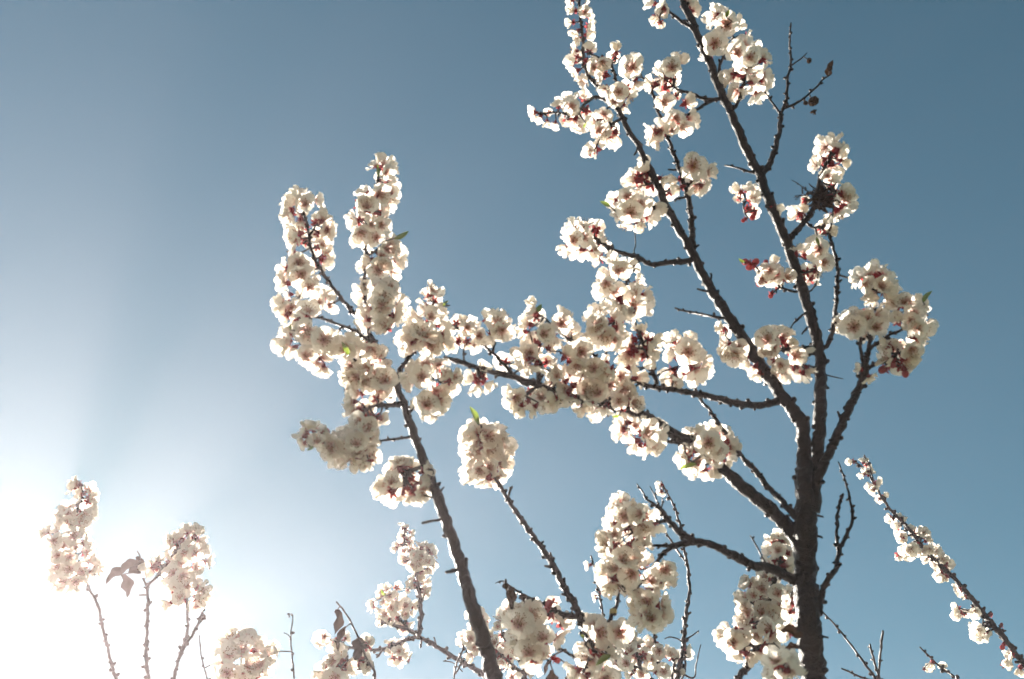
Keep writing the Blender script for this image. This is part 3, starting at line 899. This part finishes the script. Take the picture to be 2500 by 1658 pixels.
# ================================================================== knobbly stem between the two
T = Tree('blossom_tree', 'small tree with a knobbly leaning stem, one round blossom cluster at its tip', 1.05, 84, 33)
T.trunk((0.1, 1.52), at(1500, 1900, 1.1), 0.016, 0.0085)
T.branch('stem', '1500 1900 1475 1760 1455 1640 1439 1564 1416 1508 1404 1477 1375 1431 1350 1380 1324 1340 1299 1306 1266 1258 1240 1220 1220 1185 1205 1150 1192 1110 1185 1075 1175 1045', 26, 7, 1.1, -0.03)
T.branch('twig', '1238 1222 1243 1205 1250 1188', 7, 6, None, 0.0)
T.branch('branch', '1412 1505 1404 1505 1368 1498 1330 1477 1289 1459 1253 1437 1227 1419 1210 1424', 15, 2.5, None, -0.03)
T.branch('twig', '1345 1490 1325 1500 1310 1530 1305 1570 1320 1600', 10, 6, None, -0.02)
T.branch('branch', '1445 1625 1457 1574 1477 1541 1493 1503 1506 1475 1511 1439', 14, 8, None, 0.0)
T.branch('twig', '1440 1600 1400 1602 1380 1590 1358 1578', 9, 6, None, 0.03)
T.branch('twig', '1448 1640 1430 1640 1425 1655', 9, 7, None, -0.02)
T.branch('twig', '1400 1690 1425 1640 1440 1600', 6, 5, None, -0.03)
T.branch('twig', '1450 1610 1475 1600 1490 1585', 8, 5, None, -0.02)
for pts in ('1350 1378 1344 1350', '1345 1385 1330 1382', '1388 1455 1372 1450', '1405 1478 1408 1470', '1376 1420 1380 1420', '1320 1330 1326 1322'):
    T.branch('spur', pts, 8, 6, None, -0.005, 0.2)
T.add_flowers('''1160 1050 150;1145 1065 180;1160 1075 180;1145 1095 190;1155 1120 190;1190 1065 c;1215 1055 50;1225 1070 20;1190 1090 c 90;1205 1105 c;1230 1090 0;1180 1125 b 60;1195 1145 c;1235 1125 0;1150 1155 210;1175 1170 250;1190 1180 270 70;1215 1165 -50;1230 1135 0;1205 1140 c;1170 1100 c;1170 1145 c;1185 1040 90 66;
1300 1480 90;1270 1490 150;1295 1500 c;1250 1510 170;1265 1525 c;1340 1540 c 100;1300 1550 c;1310 1570 c;1260 1555 190;1280 1570 220;1375 1520 20;1365 1560 -10;1290 1595 c;1320 1600 c;1335 1595 b 60;1300 1620 240 70;1340 1475 70k 66;1330 1500 b 66;1345 1500 b 60;1310 1510 c;1360 1612 -20k 60;1280 1545 c;1320 1525 c;1325 1560 c;
1435 1515 80;1450 1530 c;1465 1545 c;1440 1525 b 60;1430 1590 180;1435 1612 200 95;1480 1595 30 95;1460 1610 b 66;1430 1645 b 66;1420 1655 200;1440 1625 c;1480 1640 0;1475 1655 c;1460 1580 c;1510 1545 c;1400 1640 190''')
for l in ('1168 1036 1146 992 17', '1490 1600 1455 1625 16', '1425 1560 1418 1550 9'):
    x0, y0, x1, y1, w = map(float, l.split())
    T.leaf(x0, y0, x1, y1, w, dd=-0.04)
for l in ('1230 1425 1240 1466 18', '1254 1434 1251 1492 20', '1272 1450 1280 1475 16', '1348 1635 1355 1680 24'):
    x0, y0, x1, y1, w = map(float, l.split())
    T.leaf(x0, y0, x1, y1, w, dry=True, dd=-0.01)
o = T.clump(1497, 1494, 10, 'branch_tie', 0.8)
o.data.materials[0] = M_RAFFIA
T.build(300, filler=0.15)

# ================================================================== blossom stem close behind the dark trunk
T = Tree('blossom_tree', 'young tree with a short grey stem and blossom right beside the thickest trunk', 1.2, 72, 44)
T.trunk((0.42, 1.75), at(1780, 1850, 1.25), 0.014, 0.006)
T.branch('stem', '1780 1850 1785 1740 1803 1656 1826 1628 1841 1590 1854 1562 1858 1530 1865 1500 1880 1452 1890 1421 1905 1386 1905 1360 1903 1320', 22, 6, 1.25, 0.0)
T.branch('twig', '1845 1580 1825 1572 1805 1560 1790 1565', 9, 6, None, -0.01)
T.branch('twig', '1868 1495 1845 1480 1830 1460 1840 1440', 6, 4, None, -0.01)
T.branch('twig', '1892 1422 1882 1415', 6, 5, None, -0.01)
T.branch('twig', '1852 1520 1870 1545 1885 1565 1903 1583', 4, 3, None, -0.06, 0.3)
T.branch('twig', '1785 1760 1850 1720 1890 1680 1910 1630', 9, 6, None, -0.45)
T.add_flowers('''1885 1315 120 55;1905 1310 80 58;1920 1320 30 55;1890 1332 b 50;1905 1325 b 50;1915 1345 b 50;1880 1345 180 58;1895 1370 b 50;1910 1370 b 50;1890 1387 b 50;1880 1378 200 55;1925 1380 0 58;1930 1350 0 58;1920 1395 -30 58;1900 1345 c 50;
1870 1405 140 58;1880 1412 b 48;1855 1412 170 55;
1825 1425 130 62;1845 1425 90 62;1860 1440 c 62;1840 1455 c;1815 1460 170 66;1810 1480 190 62;1845 1460 b 60;1865 1460 30;1900 1450 c;1895 1470 b 60;1840 1490 c;1860 1500 c 76;1820 1495 180;1880 1490 0;1890 1505 c;1815 1520 200 62;1835 1520 b;1870 1520 c;1880 1535 c;1895 1530 0 66;1830 1540 230 66;1850 1550 c;1885 1555 -40 66;1905 1480 c;
1770 1545 170 62;1765 1560 190 62;1800 1545 c 76;1815 1530 60;1820 1560 b;1785 1585 220 66;1800 1598 240 66;1815 1590 b 60;1830 1605 -60 62;1865 1575 b 58;1875 1590 -40 62;1860 1600 270 62;1790 1570 c''')
T.add_flowers('1896 1618 c 80;1928 1606 60 78;1920 1642 c 84;1888 1640 180 80;1938 1632 0 76;1908 1660 c 84;1895 1672 180 80;1905 1600 100 70')
T.build(300, filler=0.15)

# ================================================================== farther tree on the right
T = Tree('blossom_tree', 'distant tree with one long straight branch lined with tiny blossom and bare twigs', 2.3, 36, 55)
T.trunk((1.55, 3.0), at(2720, 1950, 2.3), 0.022, 0.013)
T.branch('limb', '2720 1950 2640 1800 2560 1690 2498 1620 2452 1559 2409 1509 2374 1463 2331 1413 2295 1381 2249 1331 2214 1285 2178 1249 2153 1214 2139 1189 2117 1153 2093 1132 2078 1127', 21, 5, 2.3, 0.05, 1.0)
T.branch('twig', '2133 1175 2125 1145 2121 1132 2110 1111', 5, 3, None, 0.0)
T.branch('limb', '2700 1930 2500 1900 2300 1800 2200 1720 2142 1655', 14, 7, None, -0.2)
T.branch('twig', '2148 1662 2135 1652 2103 1609 2071 1566 2036 1523 2005 1491', 7, 4, None, 0.0)
T.branch('twig', '2148 1662 2142 1640 2133 1610 2125 1580 2124 1573', 6, 5, None, 0.0)
T.branch('twig', '2150 1665 2146 1655 2149 1598 2153 1560 2155 1541', 5, 6, None, 0.0, 0.3)
T.branch('twig', '2145 1665 2107 1655 2080 1643 2055 1632', 5, 4, None, 0.0)
T.branch('twig', '2520 1905 2420 1740 2335 1657 2306 1637 2278 1612 2246 1580', 10, 4, None, 0.0)
for pts in ('2405 1506 2420 1494', '2436 1540 2445 1525', '2370 1490 2385 1478', '2440 1545 2455 1540'):
    T.branch('spur', pts, 6, 5, None, 0.0, 0.4)
T.add_flowers('''2077 1127 180;2085 1125 c;2108 1125 100 30;2115 1135 b 30;2105 1160 190;2120 1155 60;2125 1150 30;2130 1170 c;2140 1180 0;2122 1190 200;2130 1200 240;2160 1210 20 30;2148 1218 b 28;2112 1150 180;2135 1190 c;2145 1175 20;
2172 1265 180;2180 1268 b 30;2200 1260 50;2205 1270 0;2190 1285 c 42;2195 1300 180;2200 1310 c 42;2205 1320 250;2225 1290 80;2230 1300 b;2250 1300 60 42;2260 1310 20;2265 1320 0;2225 1340 c 48;2210 1345 180 42;2220 1355 250 42;2237 1345 c;2280 1335 40 42;2290 1345 10 42;2270 1350 b;2260 1365 220;2280 1375 240;2300 1365 c;2315 1375 20 42;2310 1385 b;2290 1395 210 42;2300 1400 b;2310 1410 250 42;2255 1300 c 42;2285 1345 c;2240 1330 220;2250 1350 240;2270 1340 c;2215 1295 c;2295 1405 230 42;
2337 1440 200;2345 1445 b 28;2352 1455 190;2345 1488 c 50;2340 1500 220 44;2355 1498 b;2335 1485 180 44;2380 1490 c 40;2378 1498 240;2390 1540 c 54;2380 1532 180 46;2395 1552 250 46;2415 1547 -30;2382 1548 210 44;2420 1500 60k 28;2445 1525 60k 28;2447 1580 250k 40;2465 1600 240 44;2460 1615 250 44;2490 1637 260 44;2470 1610 c 40;2275 1622 250 34;2302 1628 80 30;2273 1630 240 30''')
T.build(300, whole=True, filler=0.25)

# ================================================================== farther tree in the middle: thin straight twigs and low blossom
T = Tree('blossom_tree', 'distant tree of thin upright twigs, nearly bare above, low blossom at its foot', 1.7, 52, 66)
T.trunk((0.55, 2.6), at(1610, 1950, 1.75), 0.02, 0.008)
T.branch('stem', '1610 1950 1630 1780 1652 1656 1668 1590 1670 1551 1675 1500 1683 1449 1682 1415 1678 1379 1670 1341 1665 1297 1658 1274 1645 1234 1630 1206 1614 1175', 16, 4, 1.75, 0.1)
T.branch('twig', '1676 1372 1670 1366 1650 1338 1635 1315 1612 1282 1590 1250 1571 1229', 6, 4, None, 0.02)
T.branch('twig', '1672 1562 1690 1552 1700 1545 1706 1540 1703 1547', 5, 2, None, 0.0, 0.3)
T.branch('twig', '1655 1640 1693 1655 1700 1620 1711 1574', 5, 2, None, 0.0, 0.3)
T.branch('twig', '1650 1680 1672 1640 1672 1600', 5, 5, None, 0.0, 0.4)
T.branch('twig', '1668 1570 1655 1560 1635 1555 1622 1560', 4, 2, None, 0.0, 0.3)
T.branch('branch', '1640 1740 1610 1650 1603 1600 1598 1560 1598 1530', 8, 6, None, 0.0)
T.branch('branch', '1610 1900 1540 1740 1495 1610 1476 1531 1470 1488 1462 1444 1455 1411 1449 1380 1443 1357', 9, 4, None, 0.05)
T.branch('branch', '1630 1780 1585 1650 1530 1622 1500 1605', 10, 5, None, -0.05)
T.branch('twig', '1590 1660 1565 1630 1555 1600 1545 1570 1530 1545', 9, 6, None, -0.02)
T.branch('twig', '1640 1720 1640 1670 1645 1630 1650 1605', 7, 5, None, 0.0)
T.add_flowers('''1435 1380 180 34;1472 1446 0 34;1452 1462 190 34;1450 1455 200 30;1610 1185 190 32;1612 1200 210 32;1614 1205 250 28;
1530 1535 100;1525 1548 b 46;1505 1560 c;1520 1575 b;1540 1590 c;1555 1570 60;1550 1600 b;1570 1600 b;1520 1600 200;1530 1620 c;1590 1570 180;1580 1585 150;1610 1590 c;1625 1595 20;1590 1610 c;1650 1610 180;1680 1590 0;1640 1600 120;1640 1640 b;1620 1640 c;1600 1640 c;1535 1650 200;1580 1640 c;1660 1640 0;1560 1620 c;1500 1590 180;1545 1640 220;1565 1645 c;1620 1615 c;1505 1625 c;1635 1620 c;1515 1555 c;1540 1555 80;1590 1590 180''')
T.build(300, filler=0.3)

# ================================================================== farther tree left of the middle
T = Tree('blossom_tree', 'distant tree with a rough pale branch carrying round tufts of small blossom', 2.15, 40, 77)
T.trunk((-0.1, 2.9), at(1400, 1900, 2.15), 0.02, 0.011)
T.branch('limb', '1400 1900 1330 1790 1240 1690 1150 1628 1109 1605 1058 1574 1025 1556 994 1536 956 1526 931 1518', 22, 7, 2.15, 0.03)
T.branch('branch', '1035 1560 1017 1556 992 1562 956 1577 936 1585 905 1587 862 1582 839 1577 808 1562 793 1551', 10, 5, None, 0.02)
T.branch('branch', '1028 1558 1022 1549 1028 1500 1025 1462 1020 1424 1017 1391 1005 1360 989 1332 987 1309 989 1289', 12, 5, None, -0.02)
T.branch('twig', '1026 1475 1035 1455 1040 1440', 4, 3, None, -0.01, 0.3)
T.branch('twig', '1012 1375 1030 1355 1045 1345', 6, 5, None, -0.01)
T.branch('twig', '1000 1538 975 1510 955 1480 945 1450', 7, 4, None, -0.01)
T.branch('twig', '985 1525 995 1495 1000 1470', 6, 4, None, -0.01)
T.branch('twig', '935 1586 925 1600 920 1605', 6, 5, None, 0.0)
T.branch('twig', '1030 1560 1028 1575 1026 1580', 6, 5, None, 0.0)
T.branch('twig', '1065 1577 1062 1562 1059 1556', 5, 4, None, 0.0, 0.3)
T.branch('twig', '985 1563 972 1580 968 1595', 6, 5, None, 0.0)
T.branch('branch', '1420 1930 1240 1760 1125 1700 1110 1640 1128 1590 1135 1560', 7, 4, None, -0.1, 0.6)
T.branch('twig', '1115 1640 1140 1590 1155 1540 1150 1500', 5, 4, None, -0.02)
T.branch('branch', '1420 1930 1340 1790 1285 1658 1255 1628 1215 1592 1195 1575', 10, 5, None, -0.2)
T.branch('branch', '1285 1650 1272 1620 1245 1585 1225 1545 1222 1515', 8, 5, None, 0.0)
T.branch('twig', '1130 1640 1105 1618 1082 1614', 3, 2, None, 0.0, 0.2)
T.branch('twig', '1350 1730 1385 1650 1375 1615 1335 1602', 5, 3, None, -0.05, 0.5)
T.add_flowers('''985 1283 90 34;990 1292 b 30;980 1310 170 34;1000 1315 10 34;968 1330 190;982 1330 b 32;985 1345 c;965 1340 200;1000 1325 b 32;1010 1340 30;1030 1330 80;1045 1335 70;1030 1345 b 32;1048 1348 b 32;1060 1350 10;1015 1355 c;1030 1362 c 46;1045 1370 c;985 1365 180;990 1372 b 30;1020 1378 c 46;1050 1390 0;1040 1400 b 32;1060 1380 0;1010 1385 220;1030 1400 -40;1005 1415 180;1030 1410 c;1035 1425 0;1045 1420 0;1010 1430 190;995 1440 b 30;1025 1445 b 32;1040 1440 -20;1040 1450 -20;1000 1425 180;1005 1380 c;
930 1440 120;945 1437 70;930 1455 180;950 1455 c;960 1455 40;970 1470 0;945 1475 c 46;955 1485 c 46;905 1480 180;908 1472 b 30;925 1490 180;940 1500 c;960 1500 c;970 1490 0;985 1460 120;990 1480 c 46;1000 1470 c;1010 1480 20;990 1500 c;1005 1495 -20;925 1510 200;950 1515 250;970 1515 270;980 1532 b 34;985 1538 b 34;930 1522 b 34;1000 1525 -30;935 1470 c;965 1480 c;
950 1568 90;975 1565 60;955 1590 180;965 1600 c 46;975 1590 c;985 1600 0;975 1615 260;960 1610 220;965 1592 b;900 1570 b;895 1565 40;880 1585 c;775 1555 170;785 1562 b 34;780 1570 220;815 1575 b;810 1585 230;845 1560 20;840 1550 100;985 1585 20;
1145 1500 180;1170 1500 30 46;1150 1530 190 46;1180 1530 0 46;1130 1555 180;1145 1575 200 46;1150 1600 220 46;1200 1560 b 50;1185 1550 b 46;1220 1510 100;1215 1530 c 46;1225 1550 b;1210 1570 c 50;1200 1590 180 46;1240 1570 b;1230 1578 c 50;1215 1600 b 46;1260 1590 c 54;1265 1605 c 54;1240 1610 b 46;1205 1625 240 46;1210 1642 220 46;1280 1600 0 46;1285 1630 b 46;1260 1640 b 46;1270 1650 c 46;1250 1655 c 46;1150 1560 c 46;1160 1580 c 46;1175 1510 c 40;1240 1590 c;1225 1620 220 46;1290 1640 0''')
T.leaf(942, 1455, 930, 1440, 8, dd=-0.05)
T.leaf(1345, 1610, 1330, 1650, 10, dry=True, dd=-0.02)
T.build(300, filler=0.3)

# ================================================================== tree against the sun
T = Tree('blossom_tree', 'tree standing against the glaring sun, pale blossom columns and curled dead leaves', 1.65, 62, 88)
T.trunk((-0.75, 2.3), at(520, 2050, 1.72), 0.02, 0.011)
T.branch('limb', '520 2050 420 1900 300 1700 255 1550 240 1480 220 1442 195 1390 180 1330 178 1271 192 1235 199 1192 190 1175', 11, 5, 1.72, 0.0)
T.branch('limb', '510 2030 400 1800 360 1640 359 1545 361 1456 359 1434 384 1406 427 1349 448 1335 475 1315', 12, 6, 1.72, -0.03)
T.branch('twig', '359 1436 350 1410 347 1385 342 1360 335 1345', 6, 3, None, 0.0, 0.4)
T.branch('twig', '360 1452 340 1453', 5, 4, None, 0.0)
T.branch('limb', '515 2040 420 1780 425 1660 438 1605 457 1545 457 1484 455 1440 445 1390', 13, 5, 1.72, -0.04)
T.branch('branch', '436 1610 452 1575 473 1545 491 1502 498 1474 497 1455', 9, 4, None, -0.02)
T.branch('twig', '470 1548 480 1530 495 1512 496 1508', 5, 5, None, 0.0)
T.branch('twig', '500 1900 530 1750 505 1655 491 1598 487 1552', 6, 3, 1.72, -0.03, 0.4)
T.branch('branch', '520 2040 600 1850 610 1720 600 1650 595 1600 590 1570', 12, 6, 1.72, -0.08)
T.branch('branch', '530 2040 720 1880 722 1760 718 1656 712 1590 710 1551 715 1508 712 1500 706 1500 706 1508', 9, 2.5, 1.72, -0.1, 0.9)
T.branch('twig', '711 1560 703 1550 693 1545', 3, 2, None, 0.0, 0.2)
T.branch('branch', '530 2040 800 1930 880 1780 915 1656 895 1610 874 1556 849 1505 826 1475 822 1470', 12, 4, 1.72, -0.2, 0.3)
T.branch('twig', '880 1790 800 1720 816 1656 832 1628 849 1602', 10, 6, None, -0.02, 0.5)
T.branch('twig', '904 1640 895 1635 872 1635', 5, 3, None, 0.0, 0.2)
T.add_flowers('''185 1180 150 50;190 1187 b 46;170 1190 180 46;220 1195 20 50;225 1215 0 50;195 1205 180 46;215 1225 b 50;220 1250 0;170 1235 110;155 1250 150;165 1255 c;200 1255 c;215 1262 0;145 1275 180;170 1275 c;205 1278 -20;105 1305 180 52;115 1300 120 50;135 1295 150;160 1300 c;180 1310 c;200 1300 20;130 1320 c;155 1330 c;185 1335 c;210 1325 0;215 1350 0;140 1355 c;170 1360 c;200 1365 c;130 1345 190;140 1385 c;170 1390 c;200 1395 c;225 1400 0;240 1395 -10 50;130 1410 200;155 1420 c;185 1420 c;150 1435 240;175 1440 270;225 1370 0;190 1280 c;
425 1320 150;440 1310 120;415 1325 180 50;435 1330 b;460 1295 90 56;480 1300 40;470 1315 c;490 1320 0;465 1340 c;475 1350 c;495 1345 0;450 1350 c;375 1370 140;390 1365 90;365 1390 190;385 1385 b 50;400 1395 b;420 1365 60;440 1375 c;460 1380 c;480 1385 0;425 1400 c;445 1405 c;465 1410 -30;410 1420 220;430 1430 c;455 1430 c;480 1430 20;495 1440 0;420 1450 200;445 1460 c;470 1465 c;490 1460 -10;410 1475 220;435 1475 250;480 1480 c 50;
540 1580 160 72;560 1560 120 72;580 1550 90 72;605 1560 60 72;630 1580 30 72;650 1600 0 70;560 1600 c 74;590 1590 c 74;620 1600 c 74;540 1620 180 72;575 1620 c 74;605 1630 c 74;635 1625 c 74;650 1630 0 66;555 1645 c 74;590 1655 c 74;620 1655 c 74;535 1650 190 72;
810 1610 150 74;830 1600 80 74;800 1640 180 78;815 1630 b 74;790 1650 200 78;840 1635 b 66;855 1625 0 74;835 1648 -60 74;820 1655 c 74;895 1577 b 58;882 1610 b 60;890 1622 -40 60;900 1565 60 50;790 1555 c 50;815 1572 240 50''')
for l in ('824 1488 816 1550 22', '846 1530 826 1592 16', '878 1556 866 1614 30', '345 1362 312 1398 34', '338 1372 295 1402 26', '305 1392 258 1428 24', '298 1402 309 1460 26', '478 1300 500 1286 9', '498 1500 492 1515 12', '648 1600 652 1625 12'):
    x0, y0, x1, y1, w = map(float, l.split())
    T.leaf(x0, y0, x1, y1, w, dry=True, dd=-0.005)
T.build(300, filler=0.2)

# ================================================================== haze volume added to imitate veiling lens glare
hm, nt, out = new_mat('glare_haze')
pv = nt.nodes.new('ShaderNodeVolumePrincipled')
pv.inputs['Color'].default_value = (1.0, 0.85, 0.90, 1)
pv.inputs['Density'].default_value = HAZE_DENSITY
pv.inputs['Anisotropy'].default_value = HAZE_G
nt.links.new(pv.outputs[0], out.inputs['Volume'])
X, Z0, Z1 = 320, -1.0, 3.12
hv = [(sx * X, sy * X, z) for z in (Z0, Z1) for sx, sy in ((-1, -1), (1, -1), (1, 1), (-1, 1))]
hf = [(3, 2, 1, 0), (4, 5, 6, 7), (0, 1, 5, 4), (1, 2, 6, 5), (2, 3, 7, 6), (3, 0, 4, 7)]
haze = link('haze', mesh_from('haze', hv, hf, [hm], smooth=False))
haze['kind'] = 'stuff'
haze['label'] = 'thin haze added to imitate lens glare round the sun'
